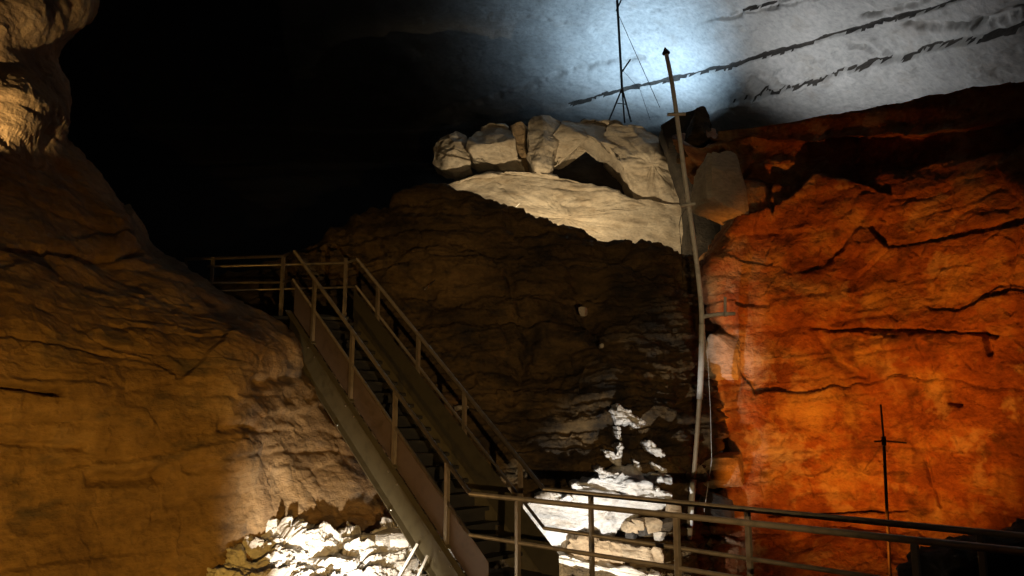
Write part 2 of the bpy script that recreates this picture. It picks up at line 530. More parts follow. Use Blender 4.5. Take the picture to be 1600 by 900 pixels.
# ------------------------------------------------------------------ the cave shell
def row(y, cols):
    return [at(px, y, Y) for px, Y in cols]


# ceiling and far wall: one sheet from over the visitors' heads to the dark back of the chamber
pxs = (-900, -300, 0, 400, 700, 1000, 1350, 1600, 1900, 2500)
ceil_rows = [
    (-900, (7.5, 8, 8, 8.3, 8.3, 8.2, 7.8, 7.2, 6.6, 5.5)),
    (-400, (13, 15, 15.5, 16, 16.3, 15.5, 13.2, 11.5, 10, 8)),
    (-150, (18, 21, 22.5, 23.5, 23, 21.5, 17.5, 14.7, 12.8, 10)),
    (0, (22, 26, 28.5, 29.5, 29, 27.0, 21.0, 17.0, 14.8, 11.5)),
    (90, (25, 30, 33, 34, 33, 30.0, 23.5, 19.0, 16.2, 12.5)),
    (180, (28, 34, 38, 39, 38, 34.0, 26.5, 21.5, 18.0, 14)),
    (250, (30, 36, 41, 43, 43, 38, 30, 25, 21, 16)),
    (400, (31, 38, 43, 45, 45, 40, 32, 28, 24, 18)),
    (650, (31, 38, 43, 45, 45, 40, 33, 29, 25, 19)),
    (900, (31, 38, 43, 45, 45, 40, 33, 29, 25, 19)),
]
def shear(px):
    return np.interp(px, [-900, 0, 400, 700, 1000, 1350, 1600, 1900, 2500], [62, 62, 62, 62, 0, -99, -175, -262, -420])


ceil_tab_y = [y for y, _ in ceil_rows]
def ceil_depth(i, y):
    return float(np.interp(y, ceil_tab_y, [r[1][i] for r in ceil_rows]))


ceil_y0 = (-900, -500, -260, -120, -40, 40, 100, 150, 200, 260, 330, 450, 680, 950)
ceil_ctrl = [[at(p, y0 + shear(p), ceil_depth(i, y0 + shear(p))) for i, p in enumerate(pxs)] for y0 in ceil_y0]


def ceil_y(S, px, py):
    mid_col = int(np.argmin(np.abs(px[px.shape[0] // 2] - 1000)))
    return py[:, mid_col][:, None] + 3.0 * fbm(S * 0.45, 3, 0.55)          # the grid's rows run along the joints


def ceil_joint(S, px, py):
    y0 = ceil_y(S, px, py)
    hw = (1.0 + 2.0 * smooth(-0.25, 0.5, fbm(S * 0.8 + 9, 4, 0.65))) * smooth(1600, 1380, px)      # half width of the open joint
    j = smooth(hw + 0.7, hw - 0.5, np.abs(y0 - 136)) * smooth(872, 900, px) * (hw > 0.5)
    hw2 = (0.55 + 0.9 * smooth(-0.1, 0.5, fbm(S * 1.0 + 4, 4, 0.65))) * smooth(1120, 1180, px)
    y2 = np.interp(px, [1300, 1600], [190, 202])
    rough = smooth(30, 6, np.abs(y0 - 178)) * smooth(1110, 1190, px) * smooth(1460, 1340, px)
    F1, F2, h, off = voronoi(S / np.array((0.7, 0.5, 0.5)))
    crk = smooth(0.10, 0.04, F2 - F1) * (perlin(S * 0.9 + 3) > 0.0)
    hw3 = 0.2 + 1.8 * smooth(0.0, 0.5, fbm(S * 0.7 + 14, 4, 0.65))
    j = np.maximum(j, smooth(hw3 + 0.7, hw3 - 0.4, np.abs(y0 - 61)) * smooth(1080, 1130, px) * (hw3 > 0.45))
    return np.maximum(j, smooth(hw2 + 0.7, hw2 - 0.4, np.abs(y0 - y2 + 2.5 * fbm(S * 1.1 + 30, 3, 0.6))) * (hw2 > 0.45))


def ceil_step(S, px, py):
    # flat beds of the ceiling drop one below the other across the long joints
    y0 = ceil_y(S, px, py)
    a = smooth(134, 139, y0)
    b = smooth(188, 193, y0 - np.interp(px, [1300, 1600], [0, 12]))
    c = smooth(60, 62, y0) * smooth(1080, 1130, px)
    j = 0.05 * ceil_joint(S, px, py)
    rough = smooth(34, 6, np.abs(y0 - 176)) * smooth(1100, 1180, px) * smooth(1460, 1330, px)
    F1, F2, h, off = voronoi(S / np.array((0.7, 0.5, 0.5)))
    return 0.14 * a + 0.30 * b + 0.10 * c - j + rough * (0.42 * (_rand[h][..., 3] - 0.6) + 0.12 * ((_rand[h][..., :3] - 0.5) * off).sum(-1))


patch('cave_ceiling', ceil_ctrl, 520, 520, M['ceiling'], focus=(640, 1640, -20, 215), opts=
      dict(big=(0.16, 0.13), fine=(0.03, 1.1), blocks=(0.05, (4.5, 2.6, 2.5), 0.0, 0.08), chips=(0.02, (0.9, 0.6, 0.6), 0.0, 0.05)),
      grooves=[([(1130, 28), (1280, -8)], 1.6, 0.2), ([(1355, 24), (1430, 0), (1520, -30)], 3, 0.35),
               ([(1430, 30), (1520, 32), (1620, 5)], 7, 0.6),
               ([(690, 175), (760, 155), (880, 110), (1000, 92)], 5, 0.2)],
      post=ceil_step, joint_shade=(ceil_joint, M['dark']))

# left wall: amber rock from the ceiling down to the bank under the stairs
L_rows = [
    (-300, [(-700, 5.5), (-300, 7.2), (-80, 8.4), (60, 9.8), (160, 11.2), (215, 13), (200, 17), (120, 25)]),
    (-60, [(-700, 5.4), (-300, 7.1), (-90, 8.3), (40, 9.6), (125, 10.9), (150, 12.4), (136, 17), (80, 25)]),
    (10, [(-700, 5.4), (-300, 7.0), (-90, 8.2), (35, 9.4), (105, 10.6), (128, 12.0), (116, 16), (70, 25)]),
    (60, [(-700, 5.4), (-300, 7.0), (-90, 8.1), (10, 9.2), (65, 10.3), (90, 11.8), (85, 16), (45, 25)]),
    (110, [(-700, 5.4), (-300, 7.0), (-100, 8.1), (-10, 9.0), (40, 10.0), (68, 11.4), (64, 16), (30, 25)]),
    (170, [(-700, 5.4), (-300, 6.9), (-100, 8.0), (0, 8.9), (52, 9.8), (80, 11.0), (76, 16), (30, 25)]),
    (228, [(-700, 5.2), (-300, 6.6), (-100, 7.7), (0, 8.6), (60, 9.5), (94, 10.7), (90, 16), (40, 25)]),
    (275, [(-700, 5.2), (-300, 6.7), (-90, 7.9), (20, 8.9), (95, 9.9), (140, 11.0), (135, 16), (60, 25)]),
    (340, [(-700, 5.1), (-300, 6.6), (-80, 7.8), (60, 8.9), (150, 9.9), (200, 10.9), (195, 16), (90, 25)]),
    (395, [(-700, 5.0), (-300, 6.4), (-60, 7.6), (80, 8.6), (170, 9.5), (222, 10.6), (225, 15), (120, 25)]),
    (430, [(-700, 4.9), (-300, 6.3), (-50, 7.5), (110, 8.6), (220, 9.6), (266, 10.7), (272, 14), (190, 25)]),
    (485, [(-700, 4.8), (-300, 6.2), (-30, 7.4), (150, 8.5), (290, 9.6), (364, 10.8), (374, 14), (320, 25)]),
    (530, [(-700, 4.8), (-300, 6.1), (-20, 7.3), (180, 8.4), (340, 9.5), (436, 10.8), (452, 13.5), (420, 25)]),
    (590, [(-700, 4.7), (-300, 6.0), (0, 7.2), (210, 8.3), (370, 9.6), (438, 11.0), (505, 13.3), (700, 17)]),
    (680, [(-700, 4.7), (-300, 5.9), (0, 7.2), (220, 8.3), (370, 9.3), (450, 10.7), (560, 12.7), (720, 16)]),
    (780, [(-700, 4.7), (-300, 5.9), (0, 7.2), (220, 8.3), (380, 9.3), (460, 10.4), (590, 12.2), (740, 15.5)]),
    (900, [(-700, 4.6), (-300, 5.8), (0, 7.1), (220, 8.2), (390, 9.2), (480, 10.2), (620, 11.9), (760, 15)]),
    (1100, [(-700, 4.2), (-300, 5.4), (0, 6.7), (220, 7.8), (390, 8.8), (480, 9.7), (620, 11.5), (760, 14.5)]),
]
patch('cave_wall_left', [row(y, c) for y, c in L_rows], 430, 420, M['left'], focus=(-20, 660, -20, 920), opts=
      dict(big=(0.24, 0.4), fine=(0.04, 1.7), strata=(0.04, 0.5, 0.025, (0.02, 0.03)), blocks=(0.035, (2.2, 2.2, 0.9), 0.0, 0.09), chips=(0.012, (0.5, 0.5, 0.25), 0.0, 0.04)),
      grooves=[([(355, 668), (390, 665)], 11, 0.25), ([(0, 605), (95, 610)], 5, 0.22), ([(0, 690), (140, 697)], 4, 0.16),
               ([(150, 750), (250, 742)], 7, 0.12), ([(300, 735), (360, 730)], 6, 0.10), ([(400, 600), (440, 592)], 7, 0.18),
               ([(0, 392), (120, 388), (215, 392)], 4, 0.18)],
      bumps=[(40, 150, 60, 60, 0.25)])

# middle slope behind the stairs, rising to a crest with a trough behind it
crest = lambda x: float(np.interp(x, [200, 480, 560, 640, 690, 760, 830, 860, 900, 960, 1000, 1050, 1100, 1200, 1300],
                                     [470, 392, 345, 302, 290, 312, 338, 357, 352, 370, 380, 392, 420, 470, 500]))
sx = (200, 400, 520, 620, 700, 780, 850, 920, 1000, 1050, 1085, 1106, 1108)
sdY = (0, 0, 0, 0, 0, 0, 0, 0, 0, 0.1, 0.5, 1.8, 6.0)
def slope_row(k):
    out = []
    for x, dY in zip(sx, sdY):
        c = crest(x)
        if k == 0: p = at(x, 1060, 12.0 + dY)
        elif k == 1: p = at(x, 960, 12.8 + dY)
        elif k == 2: p = at(x, 860, 13.9 + dY)
        elif k == 3: p = at(x, 740, 14.9 + dY)
        elif k == 4: p = at(x, 620, 15.8 + dY)
        elif k == 5: p = at(x, c + (620 - c) * 0.55, 16.8 + dY)
        elif k == 6: p = at(x, c + (620 - c) * 0.22, 17.4 + dY)
        elif k == 7: p = at(x, c + 8, 18.1 + dY)
        elif k == 8: p = at(x, c, 18.6 + dY)
        elif k == 9: p = at(x, c + 50, 19.3 + dY)
        elif k == 10: p = at(x, c + 115, 21.0 + dY)
        elif k == 11: p = at(x, c + 135, 25.0 + dY)
        else: p = at(x, c + 140, 31.0 + dY)
        out.append(p)
    return out


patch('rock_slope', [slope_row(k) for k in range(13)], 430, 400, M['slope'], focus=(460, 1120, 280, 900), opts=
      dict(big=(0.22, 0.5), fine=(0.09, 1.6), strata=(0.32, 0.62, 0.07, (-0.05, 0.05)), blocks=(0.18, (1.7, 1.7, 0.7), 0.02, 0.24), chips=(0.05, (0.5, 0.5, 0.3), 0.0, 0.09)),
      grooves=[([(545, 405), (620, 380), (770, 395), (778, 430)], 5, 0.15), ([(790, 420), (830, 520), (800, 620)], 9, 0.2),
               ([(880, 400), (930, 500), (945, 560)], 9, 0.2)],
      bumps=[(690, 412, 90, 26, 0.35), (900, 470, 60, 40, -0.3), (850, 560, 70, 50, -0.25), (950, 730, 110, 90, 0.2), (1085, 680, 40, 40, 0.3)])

# right wall
rx = (0, 1, 2, 3, 4, 5)
def right_row(y, left, Ys):
    xs = [left - 10, left, left + (1350 - left) * 0.35, 1350, 1600, 1900, 2500]
    return [at(xs[0], y, Ys[0] + 4.5)] + [at(x, y, Y) for x, Y in zip(xs[1:], Ys)]


def top(x):
    return float(np.interp(x, [1080, 1110, 1330, 1600, 1900, 2500], [208, 203, 178, 142, 112, 70]))


R = []
xs0 = [1090, 1100, 1190, 1350, 1600, 1900, 2500]
Yt = [24, 19.2, 18.6, 17.0, 14.6, 12.6, 9.6]
R.append([at(x, top(x) + 130, Y + 6.5) for x, Y in zip(xs0, Yt)])
R.append([at(x, top(x) + 40, Y + 2.5) for x, Y in zip(xs0, Yt)])
R.append([at(x, top(x), Y) for x, Y in zip(xs0, Yt)])
R.append([at(x, top(x) + 30, Y + 0.05) for x, Y in zip(xs0, Yt)])
R.append(right_row(250, 1122, [18.8, 18.2, 16.7, 14.4, 12.4, 9.4]))
R.append(right_row(330, 1146, [18.2, 17.7, 16.3, 14.0, 12.0, 9.2]))
R.append(right_row(430, 1092, [18.3, 17.6, 16.2, 14.0, 12.0, 9.2]))
R.append(right_row(520, 1120, [18.1, 17.4, 16.1, 14.0, 12.0, 9.2]))
R.append(right_row(620, 1098, [18.0, 17.3, 16.2, 14.2, 12.2, 9.2]))
R.append(right_row(720, 1138, [17.8, 17.1, 16.2, 14.3, 12.3, 9.2]))
R.append(right_row(800, 1108, [17.4, 16.8, 16.1, 14.2, 12.2, 9.0]))
R.append(right_row(850, 1110, [17.0, 16.5, 15.6, 13.8, 11.8, 8.6]))
R.append(right_row(930, 1100, [15.2, 14.8, 14.0, 12.4, 10.6, 7.8]))
R.append(right_row(1100, 1080, [11.6, 11.4, 11.0, 9.9, 8.4, 6.2]))
patch('cave_wall_right', R, 430, 430, M['right'], focus=(1080, 1620, 100, 920), opts=
      dict(big=(0.24, 0.35), fine=(0.045, 1.9), strata=(0.09, 0.9, 0.03, (-0.05, 0.04)), blocks=(0.16, (3.0, 3.0, 1.5), 0.015, 0.26), chips=(0.03, (0.8, 0.8, 0.5), 0.0, 0.09)),
      grooves=[([(1110, 258), (1200, 272), (1330, 270), (1430, 245), (1520, 235), (1600, 212), (1700, 190)], 7, 0.45),
               ([(1268, 512), (1330, 510), (1440, 514), (1500, 520), (1555, 524)], 3.5, 0.28),
               ([(1268, 512), (1300, 560), (1350, 590)], 5, 0.12), ([(1150, 474), (1196, 476)], 4.5, 0.3),
               ([(1540, 520), (1545, 550)], 4, 0.2), ([(1482, 628), (1500, 632)], 5, 0.3), ([(1200, 802), (1420, 798)], 4, 0.2),
               ([(1320, 195), (1325, 250)], 3, 0.2), ([(1385, 215), (1390, 250)], 3, 0.2), ([(1200, 260), (1205, 330)], 4, 0.2),
               ([(1450, 720), (1470, 790)], 5, 0.25), ([(1350, 330), (1290, 400)], 5, 0.15)],
      post=lambda S, px, py: -0.5 * smooth(4, -4, py + 5 * fbm(S * 0.9, 3) - np.interp(px, [1100, 1200, 1330, 1430, 1520, 1600, 1700], [254, 268, 266, 241, 231, 208, 186])),
      bumps=[(1180, 215, 70, 40, 0.25), (1290, 420, 90, 45, -0.2), (1420, 560, 120, 40, 0.2), (1180, 310, 40, 40, 0.3)])

# floor of the chamber
fx = np.linspace(-14, 16, 9); fy = np.linspace(-3, 40, 11)
floor_ctrl = [[np.array((x, y, -1.75 + (1.05 if y > 15 else 0))) for x in fx] for y in fy]
Cf = np.array(floor_ctrl)
Sf = catmull(catmull(Cf, 260).transpose(1, 0, 2), 220).transpose(1, 0, 2)
Sf[..., 2] += relief(Sf, big=(0.22, 0.5), fine=(0.06, 1.8), blocks=(0.12, (0.9, 0.9, 0.9), 0.03, 0.2))
tag(link('cave_floor', raw_mesh('cave_floor', Sf.reshape(-1, 3), grid_quads(260, 220)), M['floor']), kind='structure')

# pale rubble bank at the foot of the left wall, under the stairs
bank = []
bx = (180, 300, 370, 440, 500, 570, 640, 720)
byt = (905, 880, 825, 806, 832, 822, 812, 830)
for dy, dY in ((60, 0.9), (0, 0.15), (25, -0.25), (70, -0.65), (130, -1.15), (220, -1.9)):
    bank.append([at(x, y + dy, (8.6 + (x - 180) * 0.0048) + dY + bk_) for x, y, bk_ in zip(bx, byt, (0, 0, 0, 0, 0, 0.05, 0.45, 1.5))])
patch('rubble_bank', bank, 260, 420, M['white'],
      dict(big=(0.06, 1.2), fine=(0.05, 4.0), strata=(0.14, 0.16, 0.04, (0.1, 0.0)), blocks=(0.20, (0.42, 0.45, 0.17), 0.04, 0.26), chips=(0.05, (0.14, 0.14, 0.09), 0.0, 0.06)),
      grooves=[([(452, 800), (462, 850)], 10, 0.3), ([(480, 850), (520, 870)], 6, 0.12), ([(370, 850), (430, 862)], 5, 0.1)])


# ------------------------------------------------------------------ boulders and stones
def boulder(name, label, outline, Yd, bulge, thick, mat, disp=0.10, group=None, cat='boulder', seed=0, power=3.0, lean=0.0, rings=26, M_=110, facet=0.0, cuts=True, strata=None):
    O = np.array(outline, float)
    closed = np.vstack([O, O[:1]])
    seg = np.hypot(*np.diff(closed, axis=0).T); s = np.concatenate([[0], np.cumsum(seg)])
    u = np.linspace(0, s[-1], M_, endpoint=False)
    ring = np.stack([np.interp(u, s, closed[:, 0]), np.interp(u, s, closed[:, 1])], -1)
    ring = 0.5 * ring + 0.25 * (np.roll(ring, 1, 0) + np.roll(ring, -1, 0))
    c = O.mean(0)
    cw = at(*c, Yd)
    V = []
    prnd = np.random.RandomState(seed + 500)
    half = np.abs(O - c).max(0)
    planes = [(prnd.uniform(0.5, 0.95), *prnd.uniform(-0.75, 0.75, 2)) for _ in range(7)]
    ring_w = np.array([at(p[0], p[1], Yd) for p in ring])
    def put(r, dY):
        p = c + (ring - c) * r
        w = cw + (ring_w - cw) * r
        if dY < 0 and cuts:
            q = (p - c) / half
            lim = np.min([np.full(len(p), -dY / bulge)] + [h + u * q[:, 0] + v * q[:, 1] for h, u, v in planes], axis=0)
            off = -bulge * np.maximum(lim, -0.4)
        else:
            off = dY
        w[:, 1] += off + lean * (w[:, 2] - cw[2])
        V.append(w)
    rr = np.sin(np.linspace(0, math.pi / 2, rings))[1:]
    for r in rr: put(r, -bulge * (1 - r ** power) ** (1 / 2.0))
    for r in rr[::-1][1:]: put(r, thick * (1 - r ** power) ** (1 / 2.0))
    V = np.concatenate(V); nrow = len(V) // M_
    G = V.reshape(nrow, M_, 3)
    du = np.roll(G, -1, 1) - np.roll(G, 1, 1); dv = np.gradient(G, axis=0)
    N = np.cross(du, dv); N /= np.linalg.norm(N, axis=-1)[..., None] + 1e-9
    if ((G - G.mean((0, 1))) * N).sum() < 0: N = -N
    rowi = np.arange(nrow)
    wc = np.clip(np.minimum(rowi, nrow - 1 - rowi) / (rings * 0.45), 0, 1)[:, None, None]
    flatN = np.where(rowi < nrow // 2, -1.0, 1.0)[:, None, None] * np.array((0.0, 1.0, 0.0))
    N = N * wc + flatN * (1 - wc); N /= np.linalg.norm(N, axis=-1)[..., None]
    size = max(np.ptp(G[..., 0]), np.ptp(G[..., 2]))
    Q = G + seed * 3.7
    d = disp * (0.9 * fbm(Q * (1.3 / size * 2), 2) + 0.14 * fbm(Q * (7.0 / size * 2), 3))
    if facet:
        F1, F2, h, off = voronoi(Q / (size * 0.42), True)
        F1b, F2b, hb, offb = voronoi(Q / max(size * 0.13, 0.16) + 11)
        d = d + facet * 0.55 * ((_rand[hb][..., :3] - 0.5) * offb).sum(-1) * 2.2 + facet * 0.35 * (_rand[hb][..., 3] - 0.5)
        d = d + facet * (((_rand[h][..., :3] - 0.5) * off).sum(-1) * 2.2 - 0.25 * np.exp(-((F2 - F1) / 0.04) ** 2))
    if strata:
        r_, f_ = beds(Q, strata[1], (0.12, 0.05), 0.1, seed % 7)
        d = d + strata[0] * (r_ - 0.5) - strata[0] * 0.5 * np.exp(-(np.minimum(f_, 1 - f_) / 0.09) ** 2)
    d = d + disp * 0.22 * fbm(Q * np.array((2.2, 2.2, 3.4)), 4, 0.7)
    G = G + N * d[..., None]
    ca, cb = G[0].mean(0), G[-1].mean(0)
    V = np.vstack([G.reshape(-1, 3), ca, cb])
    base = np.array((G[..., 0].mean(), G[..., 1].mean(), G[..., 2].min()))
    V = V - base
    F = []
    for i in range(nrow - 1):
        for j in range(M_):
            k = (j + 1) % M_
            F.append((i * M_ + j, i * M_ + k, (i + 1) * M_ + k, (i + 1) * M_ + j))
    ia, ib = nrow * M_, nrow * M_ + 1
    for j in range(M_):
        k = (j + 1) % M_
        F.append((ia, k, j)); F.append((ib, (nrow - 1) * M_ + j, (nrow - 1) * M_ + k))
    me = bpy.data.meshes.new(name)
    me.from_pydata([tuple(v) for v in V], [], F)
    import bmesh
    bm = bmesh.new(); bm.from_mesh(me); bmesh.ops.recalc_face_normals(bm, faces=bm.faces); bm.to_mesh(me); bm.free()
    for p in me.polygons: p.use_smooth = True
    o = link(name, me, mat, None, base)
    return tag(o, label, cat, group)


G1 = 'pale boulders jammed below the ceiling'
boulder('boulder', 'small knobbly pale boulder at the dark left end of the lit row', [(678, 232), (690, 215), (712, 204), (727, 210), (729, 238), (737, 268), (712, 272), (690, 266), (677, 255)], 24.8, 0.9, 1.4, M['pale'], 0.12, G1, seed=1, power=9, facet=0.028, lean=0.22, strata=(0.05, 0.5))
boulder('boulder', 'smooth wedge-shaped pale boulder second from the left of the lit row', [(727, 236), (742, 205), (764, 188), (788, 190), (800, 205), (807, 236), (822, 275), (796, 272), (772, 262), (742, 256)], 24.6, 1.0, 1.6, M['pale'], 0.12, G1, seed=2, power=9, facet=0.028, lean=0.22, strata=(0.05, 0.5))
boulder('boulder', 'narrow dark upright boulder squeezed between two broad pale ones', [(797, 196), (812, 188), (824, 196), (828, 240), (834, 275), (818, 276), (806, 235)], 25.1, 0.45, 1.4, M['tan'], 0.10, G1, seed=3, power=9, facet=0.028, lean=0.22, strata=(0.05, 0.5))
boulder('boulder', 'blocky pale boulder with a vertical edge in the middle of the lit row', [(823, 196), (830, 182), (860, 180), (886, 190), (884, 215), (868, 235), (858, 276), (836, 278), (824, 250)], 24.4, 1.0, 1.6, M['pale'], 0.12, G1, seed=4, power=9, facet=0.028, lean=0.22, strata=(0.05, 0.5))
boulder('boulder', 'arched pale boulder bridging the left side of the black hollow', [(856, 224), (878, 188), (920, 183), (965, 189), (990, 215), (975, 250), (950, 246), (930, 226), (905, 214), (884, 236), (866, 264)], 24.35, 0.9, 1.0, M['pale'], 0.12, G1, seed=5, power=9, facet=0.028, lean=0.22, strata=(0.05, 0.5))
boulder('boulder', 'largest pale boulder, right of the black hollow beside the tall pole', [(950, 190), (1005, 194), (1032, 206), (1050, 234), (1064, 268), (1082, 316), (1078, 350), (1030, 350), (996, 335), (984, 300), (956, 246), (938, 212)], 24.2, 1.1, 1.8, M['pale'], 0.2, G1, seed=9, power=6, facet=0.035, lean=0.2, strata=(0.08, 0.5))
boulder('rock_slab', 'long pale rock slab lit warm, lying under the row of boulders', [(690, 289), (740, 272), (800, 265), (850, 268), (900, 280), (950, 299), (985, 312), (1030, 316), (1082, 322), (1090, 360), (1082, 420), (1000, 450), (900, 450), (800, 440), (720, 420), (684, 370), (676, 310)], 23.6, 0.6, 1.0, M['pale'], 0.20, cat='rock slab', seed=6, power=7, facet=0.05, lean=0.1, strata=(0.07, 0.55), M_=200, rings=40)
boulder('boulder', 'added black block darkening the back of the hollow under the arched boulder', [(850, 290), (858, 240), (890, 205), (940, 205), (980, 240), (1010, 300), (980, 340), (900, 330)], 26.2, 0.3, 0.8, M['dark'], 0.08, seed=10)  # block added so the hollow behind the arch stays dark
boulder('boulder', 'black angular boulder behind the pole, right of the pale row, with an added lower end blackening the gap', [(1062, 430), (1128, 410), (1124, 320), (1116, 250), (1110, 205), (1098, 168), (1084, 174), (1058, 180), (1034, 194), (1046, 235), (1068, 300), (1074, 360)], 23.0, 0.5, 1.2, M['dark'], 0.06, seed=7, power=16, facet=0.03, M_=200)  # lower end added to blacken the gap beside the right wall
boulder('boulder', 'olive brown pointed boulder against the top of the orange wall', [(1062, 245), (1076, 215), (1090, 172), (1100, 168), (1113, 196), (1110, 222), (1085, 244)], 21.0, 0.4, 1.4, M['slope'], 0.10, seed=8)

z = lambda pts: [(700 + x * 0.3776, 560 + y * 0.3776) for x, y in pts]
G2 = 'white lit rocks behind the walkway'
WR = [
    ('rock_slab', 'broad white rock slab with a pointed lower end behind the railings', [(300, 612), (360, 598), (480, 585), (600, 560), (700, 556), (800, 570), (930, 586), (925, 612), (820, 636), (790, 660), (740, 692), (690, 732), (600, 728), (520, 702), (478, 762), (440, 786), (412, 780)], 14.0, 0.5, 0.9, 'white', 0.16, 0.08),
    ('rock', 'white blocky rock sloping above the broad slab', [(515, 515), (590, 492), (640, 490), (710, 480), (790, 478), (840, 525), (880, 552), (932, 556), (930, 590), (800, 585), (690, 572), (560, 560)], 14.1, 0.55, 0.8, 'white', 0.16, 0.08),
    ('rock', 'white forked rock standing up above the slab', [(605, 460), (628, 446), (652, 468), (706, 468), (712, 545), (670, 550), (650, 500), (625, 480)], 14.1, 0.2, 0.9, 'white', 0.08, 0.04),
    ('rock', 'white rock shaped like a broken heart on the dark slope', [(642, 380), (680, 382), (698, 408), (714, 352), (728, 392), (722, 450), (692, 446), (662, 420)], 14.5, 0.2, 0.9, 'white', 0.06, 0.03),
    ('rock', 'small thin white rock sliver below the topmost rock', [(698, 280), (713, 284), (717, 338), (704, 330)], 14.7, 0.12, 0.9, 'white', 0.02, 0.0),
    ('rock', 'topmost white rock, angular with a beak-like point', [(678, 215), (692, 212), (703, 190), (752, 214), (802, 245), (798, 286), (772, 292), (758, 268), (704, 266), (682, 242)], 14.75, 0.25, 0.9, 'white', 0.08, 0.05),
    ('rock', 'white oval rock to the right of the heart-shaped rock', [(820, 348), (842, 338), (860, 360), (882, 392), (900, 396), (884, 410), (852, 402), (830, 376)], 14.5, 0.15, 0.9, 'white', 0.05, 0.03),
    ('rock', 'thin tilted white rock lying above the right end of the blocky rock', [(848, 438), (880, 448), (912, 470), (890, 478), (862, 464)], 14.4, 0.12, 0.9, 'white', 0.03, 0.02),
    ('rock', 'small pinkish white rock between the heart-shaped and tilted rocks', [(768, 420), (790, 430), (804, 462), (790, 470), (774, 456)], 14.4, 0.12, 0.9, 'white', 0.03, 0.02),
    ('rock', 'white flat rock at the right end of the blocky rock', [(822, 490), (850, 478), (900, 480), (926, 490), (922, 522), (880, 518), (840, 515)], 14.2, 0.18, 0.9, 'white', 0.05, 0.03),
    ('rock', 'small grey white rock at the foot of the slope beside the pole', [(960, 480), (1010, 470), (1048, 436), (1070, 470), (1062, 515), (1010, 525), (972, 512)], 15.2, 0.2, 0.4, 'tan', 0.06, 0.05),
    ('rock', 'cluster-like white rock behind the upper far rail, left of the slab', [(362, 570), (400, 560), (440, 545), (470, 565), (520, 580), (500, 596), (420, 598), (372, 590)], 13.7, 0.15, 0.9, 'white', 0.06, 0.05),
    ('rock', 'small white rock perched at the left tip of the blocky rock', [(512, 520), (540, 512), (575, 520), (590, 540), (545, 545), (518, 538)], 14.0, 0.15, 0.9, 'white', 0.04, 0.04),
    ('rock_ledge', 'tan stone ledge below the white slab, seen between the lower rails', [(490, 745), (600, 742), (730, 758), (870, 786), (888, 832), (908, 872), (800, 862), (600, 832), (470, 802), (480, 770)], 13.6, 0.35, 0.8, 'tan', 0.12, 0.08),
    ('rock_ledge', 'low cream stone edge beneath the tan ledge', [(445, 818), (560, 838), (700, 862), (840, 884), (900, 892), (890, 915), (700, 888), (520, 852), (455, 836)], 13.2, 0.3, 0.7, 'pale', 0.08, 0.05),
]
for i, (nm, lb, ol, Y, bu, th, mt, dp, fc) in enumerate(WR):
    boulder(nm, lb, z(ol), Y, bu, th, M[mt], dp, G2, cat='rock', seed=20 + i, power=8, facet=fc, rings=18, M_=90, strata=(0.05, 0.16))
def crag(name, label, centre, size, mat, group, cat, seed, rz=None, boxy=0.85):
    """angular block: a sphere of rays cut by random planes"""
    rnd = np.random.RandomState(seed)
    nu, nv = 34, 22
    th = np.linspace(0, 2 * math.pi, nu, endpoint=False); ph = np.linspace(0.03, math.pi - 0.03, nv)
    D = np.stack([np.outer(np.sin(ph), np.cos(th)), np.outer(np.sin(ph), np.sin(th)), np.outer(np.cos(ph), np.ones(nu))], -1)
    n = [(1, 0, 0), (-1, 0, 0), (0, 1, 0), (0, -1, 0), (0, 0, 1), (0, 0, -1)]
    n = np.array(n, float) + rnd.normal(scale=0.16, size=(6, 3))
    k = rnd.normal(size=(11, 3)); nn = np.vstack([n, k]); nn /= np.linalg.norm(nn, axis=1)[:, None]
    dd = np.concatenate([rnd.uniform(0.78, 1.0, 6), rnd.uniform(0.92, 1.25, 11)])
    r = np.min(dd / np.maximum(D @ nn.T, 0.05), axis=-1)
    P = D * r[..., None]
    P = P * (1 + 0.05 * fbm(P * 1.6 + seed, 3)[..., None])
    a = rnd.uniform(-0.5, 0.5) if rz is None else rz
    P = P * np.array(size)
    P = np.stack([P[..., 0] * math.cos(a) - P[..., 1] * math.sin(a), P[..., 0] * math.sin(a) + P[..., 1] * math.cos(a), P[..., 2] + P[..., 0] * rnd.uniform(-0.15, 0.15)], -1)
    V = np.vstack([P.reshape(-1, 3), P[0].mean(0), P[-1].mean(0)])
    base = np.array(centre) + np.array((0, 0, V[:, 2].min()))
    V = V + np.array(centre) - base
    F = []
    for i in range(nv - 1):
        for j in range(nu):
            q = (j + 1) % nu
            F.append((i * nu + j, (i + 1) * nu + j, (i + 1) * nu + q, i * nu + q))
    for j in range(nu):
        q = (j + 1) % nu
        F.append((nv * nu, j, q)); F.append((nv * nu + 1, (nv - 1) * nu + q, (nv - 1) * nu + j))
    me = bpy.data.meshes.new(name)
    me.from_pydata([tuple(v) for v in V], [], F)
    for p in me.polygons: p.use_smooth = False
    return tag(link(name, me, mat, None, base), label, cat, group)


